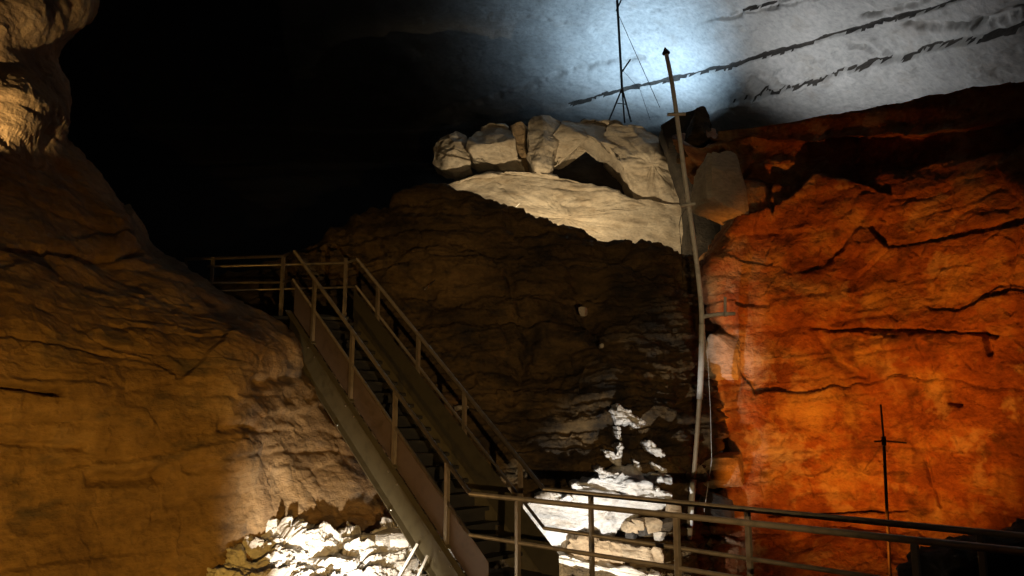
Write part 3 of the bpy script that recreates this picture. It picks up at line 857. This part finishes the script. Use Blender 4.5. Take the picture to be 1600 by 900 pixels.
rub = [(752, 700, 26, 'tan', 'rust brown'), (790, 690, 30, 'tan', 'yellowish'), (812, 715, 24, 'dark', 'dark'), (846, 690, 34, 'tan', 'brown'), (872, 735, 22, 'pale', 'pale'), (760, 730, 22, 'dark', 'black'), (935, 630, 34, 'tan', 'reddish tan'), (905, 690, 30, 'slope', 'dark brown')]
for i, (x, y, s, mt, cn) in enumerate(rub):
    rnd = random.Random(i)
    pts = [(x + s * rnd.uniform(0.75, 1.1) * math.cos(a), y + s * 0.8 * rnd.uniform(0.75, 1.1) * math.sin(a)) for a in np.linspace(0, 2 * math.pi, 9)[:-1]]
    where = ['leftmost stone under the point of the slab', 'stone in the middle of the small heap under the slab', 'stone low in the small heap under the slab', 'stone at the right of the small heap under the slab', 'pebble beneath the small heap, nearest the ledge', 'stone wedged beneath the leftmost stone of the heap', 'stone by the near post, right of the slab', 'stone right of the small heap, nearest the pole'][i]
    crag('stone', f'{cn} {where}', at(700 + x * 0.3776, 560 + y * 0.3776, 13.75), (s * 0.0043, s * 0.0046, s * 0.0036), M[mt], 'stones heaped under the white slab', 'stone', 60 + i)

for i, (x, y, Yq, sz, lb_) in enumerate(((911, 487, 16.55, (0.07, 0.12, 0.11), 'small pale stone on the dark slope below the pale slab'), (939, 541, 16.1, (0.04, 0.08, 0.05), 'tiny pale stone on the dark slope under the larger pale stone'), (719, 637, 15.5, (0.11, 0.15, 0.05), 'small flat pale stone seen through the far stair railing'))):
    crag('stone', lb_, at(x, y, Yq - 0.25), sz, M['pale'], None, 'stone', 140 + i)

EB = [(1122, 300, 17.6, (0.55, 0.6, 0.75), 'pale', 'tall beige block at the upper left corner of the orange wall beside the pole'),
      (1130, 560, 17.3, (0.42, 0.5, 0.60), 'pale', 'pale stained block on the orange wall just below the side bracket'),
      (1125, 735, 16.5, (0.50, 0.6, 0.36), 'tan', 'tan broken block above the far rail right of the pole'),
      (1100, 790, 15.9, (0.42, 0.5, 0.36), 'dark', 'dark block beside the foot of the tall pole')]
for i, (x, y, Yq, sz, mt, lb_) in enumerate(EB):
    crag('wall_block', lb_, at(x, y, Yq + 0.5), sz, M[mt], 'broken blocks at the left edge of the orange wall', 'rock block', 160 + i)

# boulders in the lower right and lower left, unlit
boulder('boulder', 'large black boulder at the lower right behind the railing', [(1448, 915), (1454, 880), (1492, 858), (1560, 838), (1640, 826), (1760, 830), (1800, 960), (1600, 1010), (1460, 980)], 8.7, 0.6, 1.0, M['dark'], 0.2, seed=31, facet=0.1)

blk = [((392, 818, 48, 26), 'rounded grey white block at the top left of the rubble bank'), ((345, 842, 34, 22), 'brown stained block at the upper left of the rubble bank'),
       ((430, 838, 26, 30), 'tall white block left of the dark cleft in the rubble bank'), ((402, 872, 30, 14), 'flat white block low on the left of the rubble bank'),
       ((498, 826, 14, 18), 'small upright cream stone right of the dark cleft'), ((520, 868, 46, 14), 'long flat white block in the middle of the rubble bank'),
       ((575, 842, 34, 20), 'bright white block right of the middle of the rubble bank'), ((618, 838, 26, 24), 'white block at the right top of the rubble bank against the stringer'),
       ((560, 885, 50, 14), 'long white block at the bottom of the rubble bank'), ((350, 884, 24, 12), 'small pale block at the lower left of the rubble bank'), ((470, 882, 26, 14), 'white block at the bottom below the dark cleft'), ((612, 880, 30, 16), 'white block at the lower right beside the brace'),
       ((322, 866, 30, 16), 'pale block at the far left foot of the rubble bank'), ((375, 848, 22, 14), 'small white block in the upper left part of the rubble bank'), ((545, 838, 22, 12), 'flat white stone near the top middle of the rubble bank'), ((600, 860, 26, 10), 'thin white plate of rock in the right half of the rubble bank'), ((445, 868, 20, 12), 'white stone just left of the cleft foot')]
for i, ((x, y, w, h), lb) in enumerate(blk):
    Yb = 8.75 + (x - 180) * 0.0048 - (y - 830) * 0.006
    crag('stone_block', lb, at(x, y + 8, Yb), (w * Yb / 1150, 0.26, h * 0.72 * Yb / 1200), M['tan' if i == 1 else 'white'], 'pale blocks on the rubble bank', 'stone block', 80 + i)

# ------------------------------------------------------------------ stairs and walkway
RAILZ = EYE - 0.95                    # top rail of the walkway
DECK = RAILZ - 1.05
def on_z(px, py, zz):
    a = (px - 800) / FPX; b = (450 - py) / FPX
    up = SP + b * CP; fw = CP - b * SP
    t = (zz - EYE) / up
    return np.array((a * t, fw * t, zz))


A = on_z(735, 772, RAILZ); Fk = on_z(850, 765, RAILZ)
UP = np.array((0, 0, 1.0))


def fit_on_plan(P, d, px):
    """distance along plan direction d from P at which the vertical line through it crosses column px (at eye height)"""
    # a*(zc) = X ; zc ~ Y*CP + dz*SP, dz solved by iteration for a rising line
    lo, hi = -2.0, 14.0
    for _ in range(60):
        m = (lo + hi) / 2
        q = P + d * m
        x, y = proj(q)
        if x > px: lo = m
        else: hi = m
    return m


ang, sl = 43.0, 40.5                   # plan direction and pitch of the flight
D3 = np.array((-math.cos(math.radians(ang)), math.sin(math.radians(ang)), math.tan(math.radians(sl))))
PLAN = np.array((D3[0], D3[1], 0.0)); SIDE = np.array((PLAN[1], -PLAN[0], 0.0))    # SIDE points to the far side
TN = fit_on_plan(A, D3, 460); TF = fit_on_plan(Fk, D3, 558)
print('stairs', ang, sl, 'near length', TN, 'far length', TF, 'A', A, 'F', Fk, 'top z', (A + D3 * TN)[2])

stairs = thing('metal_staircase', 'long brown metal staircase with double handrails climbing up to the left', 'staircase', (A[0], A[1], DECK))
SB = np.array((A[0], A[1], DECK))


def part(name, me, mat, parent, base):
    return link(name, local(me, base), mat, parent)


def skew(v):            # unit vector along the flight
    return D3 / np.linalg.norm(D3)


FL = skew(None); FN = np.cross(SIDE, FL); FN = FN / np.linalg.norm(FN)
if FN[2] < 0: FN = -FN
MID = 0.49
for side, P, T, posts in (('near', A, TN, (492, 551, 618, 699)), ('far', Fk, TF, (591, 654, 726, 813))):
    s = -1 if side == 'near' else 1
    topz = P + D3 * T
    part('handrail', tube_mesh('handrail', [P, topz], 0.030, 12), M['rail'], stairs, SB)
    part('mid_rail', tube_mesh('mid_rail', [P - UP * MID, topz - UP * MID], 0.022, 10), M['rail'], stairs, SB)
    for px in posts:
        q = P + D3 * fit_on_plan(P, D3, px)
        q2 = q - UP * 1.02
        part('post', box_mesh('post', (q + q2) / 2, PLAN * 0.024, SIDE * 0.024, UP * (0.51 - 0.01), 0.005), M['rail'], stairs, SB)
        fl_ = part('base_plate', box_mesh('base_plate', q2 + UP * 0.012 - SIDE * 0.0, FL * 0.07, SIDE * 0.045, FN * 0.007, 0.003), M['stringer'], stairs, SB)
        if side == 'near':
            for dd_ in (-0.16, 0.16):
                bq = q - UP * 1.19 + D3 * dd_ * 0.6 - SIDE * 0.008
                part('bolt', tube_mesh('bolt', [bq, bq - SIDE * 0.016], [0.016, 0.013], 6), M['rail'], stairs, SB)
    # kick panel: a flat sheet between the middle rail and the stringer, on the inner side of the posts
    inner = -s * SIDE * 0.045 if side == 'near' else -SIDE * 0.045
    inner = SIDE * 0.045 * (1 if side == 'near' else -1)
    c0 = P - UP * 0.53 + inner - D3 * 0.28; c1 = topz - UP * 0.53 + inner
    ph_ = 0.255
    cc = (c0 + c1) / 2 - UP * (0.525 - ph_)
    V = []
    part('kick_panel', box_mesh('kick_panel', cc, (c1 - c0) / 2, SIDE * 0.004, UP * ph_), M['panel'] if side == 'near' else M['panel_dark'], stairs, SB)
    # stringer: deep channel with flanges facing out
    g0 = P - UP * 1.05 - D3 * 0.62; g1 = topz - UP * 1.05 + D3 * 0.03
    gc = (g0 + g1) / 2
    hl = (g1 - g0) / 2
    H = 0.52
    web = box_mesh('w', gc - UP * (H / 2), hl, SIDE * 0.008, UP * H / 2)
    f1 = box_mesh('f', gc - UP * 0.0, hl, SIDE * 0.055, UP * 0.010)
    f2 = box_mesh('f', gc - UP * H, hl, SIDE * 0.055, UP * 0.010)
    for mm, off in ((f1, s * 0.05), (f2, s * 0.05)):
        mm.transform(__import__('mathutils').Matrix.Translation(tuple(SIDE * off)))
    st = part('stringer', join_meshes('stringer', [web, f1, f2]), M['stringer'], stairs, SB)
    if side == 'near':
        for bxp, byp in ((536, 655), (619, 790)):
            # bolts on the lower flange
            q = P + D3 * fit_on_plan(P - UP * 1.5, D3, bxp) - UP * (1.05 + H - 0.03) - SIDE * 0.10
            bo = part('bolt', tube_mesh('bolt', [q, q - SIDE * 0.03 - UP * 0.005], [0.022, 0.016], 8), M['bolt'], stairs, SB)
            bo.parent = st; bo.matrix_parent_inverse = st.matrix_basis.inverted()
n_tr = 20
inset = 0.06
width = float(((Fk - A) * SIDE).sum())
dz_total = D3[2] * TN
for i in range(n_tr):
    f = (i + 1) / (n_tr + 1)
    q = A + D3 * (TN * f) - UP * 1.02
    c = q + SIDE * (width / 2)
    plate = box_mesh('p', c, PLAN * 0.14, SIDE * (width / 2 - inset), UP * 0.012)
    nose = box_mesh('n', c - PLAN * 0.150, PLAN * 0.009, SIDE * (width / 2 - inset), UP * 0.024)
    riser = box_mesh('r', c + PLAN * 0.135 + UP * 0.09, PLAN * 0.003, SIDE * (width / 2 - inset), UP * 0.072)
    part('tread', join_meshes('tread', [plate, nose, riser]), M['tread'], stairs, SB)
# braces under the flight
for (p0, p1) in ((at(622, 902, 10.15), at(652, 850, 10.35)), (at(652, 902, 10.0), at(668, 868, 10.1))):
    part('brace', tube_mesh('brace', [p0 - (p1 - p0) * 0.8, p1], 0.018, 8), M['galv'], stairs, SB)

# landing at the head of the stairs
TA = A + D3 * TN; TFp = Fk + D3 * TF
LZ = TA[2]
lx = np.array((-0.99, 0.14, 0.0))
corner = on_z(443, 400, LZ)
lb = np.array((corner[0], corner[1], LZ - 1.05))
landing = thing('stair_landing', 'dark metal landing with box rail at the head of the stairs', 'landing', lb)
endp = on_z(290, 405, LZ)
lp = on_z(333, 403, LZ)
part('top_rail', tube_mesh('top_rail', [TA, corner, endp, endp + (endp - corner) * 0.05 + np.array((-0.10, 0.9, -0.9))], 0.028, 10), M['rail'], landing, lb)
part('mid_rail', tube_mesh('mid_rail', [TA - UP * 0.49, corner - UP * 0.47, lp - UP * 0.45], 0.022, 10), M['rail'], landing, lb)
part('post', box_mesh('post', corner - UP * 0.56, lx * 0.024, np.array((0.14, 0.99, 0)) * 0.024, UP * 0.55, 0.004), M['rail'], landing, lb)
part('post', box_mesh('post', lp - UP * 0.23, lx * 0.022, np.array((0.14, 0.99, 0)) * 0.022, UP * 0.24, 0.004), M['rail'], landing, lb)
fp = on_z(541, 404, LZ + 0.0)
part('post', box_mesh('post', fp - UP * 0.54, lx * 0.024, np.array((0.14, 0.99, 0)) * 0.024, UP * 0.54, 0.004), M['rail'], landing, lb)
bk = fp - UP * 0.08 + np.array((-2.6, 0.35, 0))
part('top_rail', tube_mesh('top_rail', [TFp, fp - UP * 0.08, bk], 0.026, 10), M['rail'], landing, lb)
part('mid_rail', tube_mesh('mid_rail', [TFp - UP * 0.49, fp - UP * 0.52, bk - UP * 0.45], 0.02, 8), M['rail'], landing, lb)
dc = (TA + TFp) / 2 + np.array((-0.75, 0.55, 0)) - UP * 1.10
part('deck', box_mesh('deck', dc, (1.1, 0.12, 0), (-0.06, 0.62, 0), (0, 0, 0.03), 0.008), M['tread'], landing, lb)
sp = on_z(467, 560, LZ - 1.55)
sp = at(468, 562, corner[1] + 0.15)
part('support_box', box_mesh('support_box', sp, (0.24, 0, 0), (0, 0.2, 0), (0, 0, 0.33), 0.02), M['stringer'], landing, lb)

# walkway running to the right
Bn = on_z(1600, 862, RAILZ); Bf = on_z(1600, 838, RAILZ)
un = (Bn - A) / np.linalg.norm(Bn - A); uf = (Bf - Fk) / np.linalg.norm(Bf - Fk)
LEN = 9.0
wb = np.array((A[0], A[1], DECK))
walk = thing('walkway', 'raised metal walkway running from the stair foot to the right', 'walkway', wb)
pts = [A - un * 0.6, A + un * LEN, Fk + uf * LEN, Fk - uf * 0.6]
npl = 46
for i in range(npl):
    a0, a1 = i / npl, (i + 0.94) / npl
    q = [pts[0] + (pts[1] - pts[0]) * a0, pts[0] + (pts[1] - pts[0]) * a1, pts[3] + (pts[2] - pts[3]) * a1, pts[3] + (pts[2] - pts[3]) * a0]
    V = [tuple(v - UP * (1.05 + h) - wb) for h in (0.0, 0.035) for v in q]
    me = bpy.data.meshes.new('deck_plank')
    me.from_pydata(V, [], [(3, 2, 1, 0), (4, 5, 6, 7), (0, 1, 5, 4), (1, 2, 6, 5), (2, 3, 7, 6), (3, 0, 4, 7)])
    me.update(); me.flip_normals()
    link('deck_plank', me, M['tread'], walk)
for P, u in ((A, un), (Fk, uf)):
    c = P + u * (LEN / 2 - 0.3) - UP * 1.20
    part('edge_beam', box_mesh('edge_beam', c, u * (LEN / 2 + 0.3), np.cross(UP, u) * 0.03, UP * 0.11, 0.006), M['stringer'], walk, wb)
    for t in (0.4, 3.2, 6.0, 8.6):
        q = P + u * t - UP * 1.31
        part('support_leg', box_mesh('support_leg', q - UP * 0.55, u * 0.05, np.cross(UP, u) * 0.05, UP * 0.55, 0.005), M['stringer'], walk, wb)

for side, P, u, lab in (('near', A, un, 'near railing of the walkway, bronze pipe rails crossing the foot of the stairs'), ('far', Fk, uf, 'far railing of the walkway, in front of the white rocks')):
    base = np.array((P[0], P[1], DECK))
    g = thing('walkway_railing', lab, 'railing', base, 'railings along the walkway')
    part('top_rail', tube_mesh('top_rail', [P, P + u * LEN], 0.030, 12), M['rail'], g, base)
    part('mid_rail', tube_mesh('mid_rail', [P - UP * MID, P + u * LEN - UP * MID], 0.024, 10), M['rail'], g, base)
    for s in (0.82 + 2.155 * k for k in range(4)):
        q = P + u * s
        part('base_plate', box_mesh('base_plate', q - UP * 1.043, u * 0.07, np.cross(UP, u) * 0.055, UP * 0.006, 0.002), M['rail'], g, base)
        part('post', box_mesh('post', q - UP * 0.535, u * 0.026, np.cross(UP, u) * 0.026, UP * 0.515, 0.006), M['rail'], g, base)

# ------------------------------------------------------------------ poles and wires
PY = 15.0
ppx = [(1041, 84), (1050, 130), (1060, 200), (1072, 290), (1083, 370), (1092, 440), (1096.5, 495), (1096, 560), (1092, 640), (1086, 720), (1080, 790), (1075, 856)]
pp = [at(x, y, PY - 0.5 * (1 - (i / 11) ** 2) * 0) for i, (x, y) in enumerate(ppx)]
pb = pp[-1]
pole = thing('tall_pole', 'tall bowed grey pole with clamps reaching up towards the ceiling', 'pole', pb)
fine = catmull(np.array(pp)[:, None, :], 56)[:, 0, :]
part('pole_section', tube_mesh('pole_section', fine[:32], np.linspace(0.043, 0.050, 32), 12), M['galv'], pole, pb)
part('pole_section', tube_mesh('pole_section', fine[31:40], 0.058, 12), M['whitepipe'], pole, pb)
part('pole_section', tube_mesh('pole_section', fine[39:48], 0.045, 12), M['shadedpipe'], pole, pb)
part('pole_section', tube_mesh('pole_section', fine[47:], 0.060, 12), M['whitepipe'], pole, pb)
tip = fine[0]; td = fine[0] - fine[1]; td /= np.linalg.norm(td)
part('finial', tube_mesh('finial', [tip - td * 0.02, tip, tip + td * 0.02, tip + td * 0.14], [0.05, 0.085, 0.085, 0.01], 10), M['black'], pole, pb)
for (x0, y0, x1, y1) in ((1043, 179, 1071, 178), (1063, 322, 1086, 318)):
    a0, a1 = at(x0, y0, PY - 0.06), at(x1, y1, PY - 0.06)
    cl = part('clamp', tube_mesh('clamp', [a0, a1], 0.035, 8), M['whitepipe'], pole, pb)
arm = part('arm', tube_mesh('arm', [at(1097, 495, PY), at(1122, 491, PY - 0.1), at(1149, 490, PY - 0.2)], [0.044, 0.04, 0.034], 10), M['whitepipe'], pole, pb)
stub = part('stub', tube_mesh('stub', [at(1133, 493, PY - 0.14), at(1133, 464, PY - 0.14)], 0.028, 8), M['whitepipe'], pole, pb)
part('joint', tube_mesh('joint', [at(1130, 491, PY - 0.14), at(1137, 490.5, PY - 0.14)], 0.048, 10), M['whitepipe'], pole, pb)
part('wire', tube_mesh('wire', [at(x, y, PY + 0.08) for x, y in ((1072, 326), (1064, 338), (1061, 352), (1063, 372), (1066, 400), (1067, 440))], 0.008, 6), M['black'], pole, pb)
part('wire', tube_mesh('wire', [at(x, y, PY + 0.08) for x, y in ((1078, 326), (1083, 345), (1088, 365))], 0.008, 6), M['black'], pole, pb)
part('wire', tube_mesh('wire', [at(x, y, PY + 0.1) for x, y in ((1098, 498), (1106, 560), (1110, 640), (1112, 720), (1100, 800))], 0.006, 6), M['galv'], pole, pb)

# lamp mast on the boulders
MY = 25.6
mb = at(975, 186, MY)
mast = thing('tripod_mast', 'thin dark mast on tripod legs against the blue-lit ceiling', 'mast', mb)
m_top, m_hub = at(961, -60, MY), at(972, 138, MY)
part('mast_tube', tube_mesh('mast_tube', [m_hub, m_top], 0.045, 8), M['black'], mast, mb)
for x, y, dY in ((950, 192, -0.3), (976, 192, 0.5), (986, 190, -0.3)):
    part('leg', tube_mesh('leg', [m_hub, at(x, y, MY + dY)], 0.030, 8), M['black'], mast, mb)
part('spreader', tube_mesh('spreader', [at(962, 161, MY - 0.1), at(979, 163, MY - 0.1)], 0.018, 6), M['black'], mast, mb)
part('side_arm', tube_mesh('side_arm', [at(972, 112, MY), at(985, 93, MY)], 0.030, 8), M['black'], mast, mb)
part('side_arm', tube_mesh('side_arm', [at(963, 17, MY), at(976, -12, MY)], 0.030, 8), M['black'], mast, mb)
part('guy_wire', tube_mesh('guy_wire', [at(966, 22, MY), at(1031, 168, MY + 0.2)], 0.011, 6), M['black'], mast, mb)
part('guy_wire', tube_mesh('guy_wire', [at(973, 110, MY), at(1000, 140, MY + 0.1), at(1016, 188, MY + 0.2)], 0.007, 6), M['black'], mast, mb)

rb_ = at(1395, 960, 11.6)
rod = thing('rusty_pole', 'thin rusty pole with a crossbar in front of the orange wall', 'pole', rb_)
part('pole_tube', tube_mesh('pole_tube', [rb_, at(1390, 880, 11.6), at(1385, 780, 11.6), at(1381, 690, 11.6)], 0.022, 8), M['rust'], rod, rb_)
part('pole_tip', tube_mesh('pole_tip', [at(1381, 690, 11.6), at(1376, 632, 11.6)], 0.014, 8), M['rust'], rod, rb_)
part('crossbar', tube_mesh('crossbar', [at(1366, 690, 11.6), at(1382, 689, 11.6), at(1416, 692, 11.6)], 0.014, 8), M['rust'], rod, rb_)
part('coupling', tube_mesh('coupling', [at(1381.5, 696, 11.6), at(1380.5, 682, 11.6)], 0.03, 8), M['rust'], rod, rb_)

w0, w1 = at(664, 452, 16.6), at(812, 318, 22.0)
wire = thing('strung_wire', 'thin straight wire strung up the dark slope to the pale slab', 'wire', w0)
part('wire_strand', tube_mesh('wire_strand', [w0, (w0 + w1) / 2 - UP * 0.03, w1], 0.012, 6), M['galv'], wire, w0)

# ------------------------------------------------------------------ lamp fixtures
import mathutils
for lab, pos, aim, colr, watts, cone, blend, rad, beam_flaps in LAMPS:
    pos = np.asarray(pos, float); d = np.asarray(aim, float) - pos; d /= np.linalg.norm(d)
    rt = np.cross(d, UP); rt /= np.linalg.norm(rt); uu = np.cross(rt, d)
    fx_ = thing('floodlight', lab, 'floodlight', pos - UP * 0.25, 'floodlights hidden in the cave')
    b0 = pos - UP * 0.25
    part('housing', box_mesh('housing', pos - d * 0.16, rt * 0.13, d * 0.07, uu * 0.10, 0.02), M['black'], fx_, b0)
    part('lens', box_mesh('lens', pos - d * 0.085, rt * 0.115, d * 0.004, uu * 0.085), lens_mat(colr), fx_, b0)
    part('bracket', tube_mesh('bracket', [pos - d * 0.16 - uu * 0.09, b0 - d * 0.16 - UP * 0.12], 0.02, 8), M['black'], fx_, b0)
    for P1, P2 in beam_flaps:  # unseen flaps, added to trim what each beam reaches
        q = [pos + (np.asarray(t_, float) - pos) / ((np.asarray(t_, float) - pos) @ d) * 0.16 for t_ in (P1, P2)]
        e = q[1] - q[0]; e /= np.linalg.norm(e)
        nn_ = np.cross(d, e); nn_ /= np.linalg.norm(nn_)
        if nn_ @ (q[0] - pos - d * 0.16) < 0: nn_ = -nn_
        part('added_flap', box_mesh('added_flap', (q[0] + q[1]) / 2 + nn_ * 0.12, nn_ * 0.12, e * 0.22, d * 0.002), M['black'], fx_, b0)
    ld = bpy.data.lights.new('lamp_light', 'SPOT')
    ld.energy = watts; ld.color = colr; ld.spot_size = math.radians(cone); ld.spot_blend = blend; ld.shadow_soft_size = rad
    lo = bpy.data.objects.new('lamp_light', ld); col.objects.link(lo)
    lo.location = tuple(pos); lo.rotation_euler = mathutils.Vector(d).to_track_quat('-Z', 'Y').to_euler()
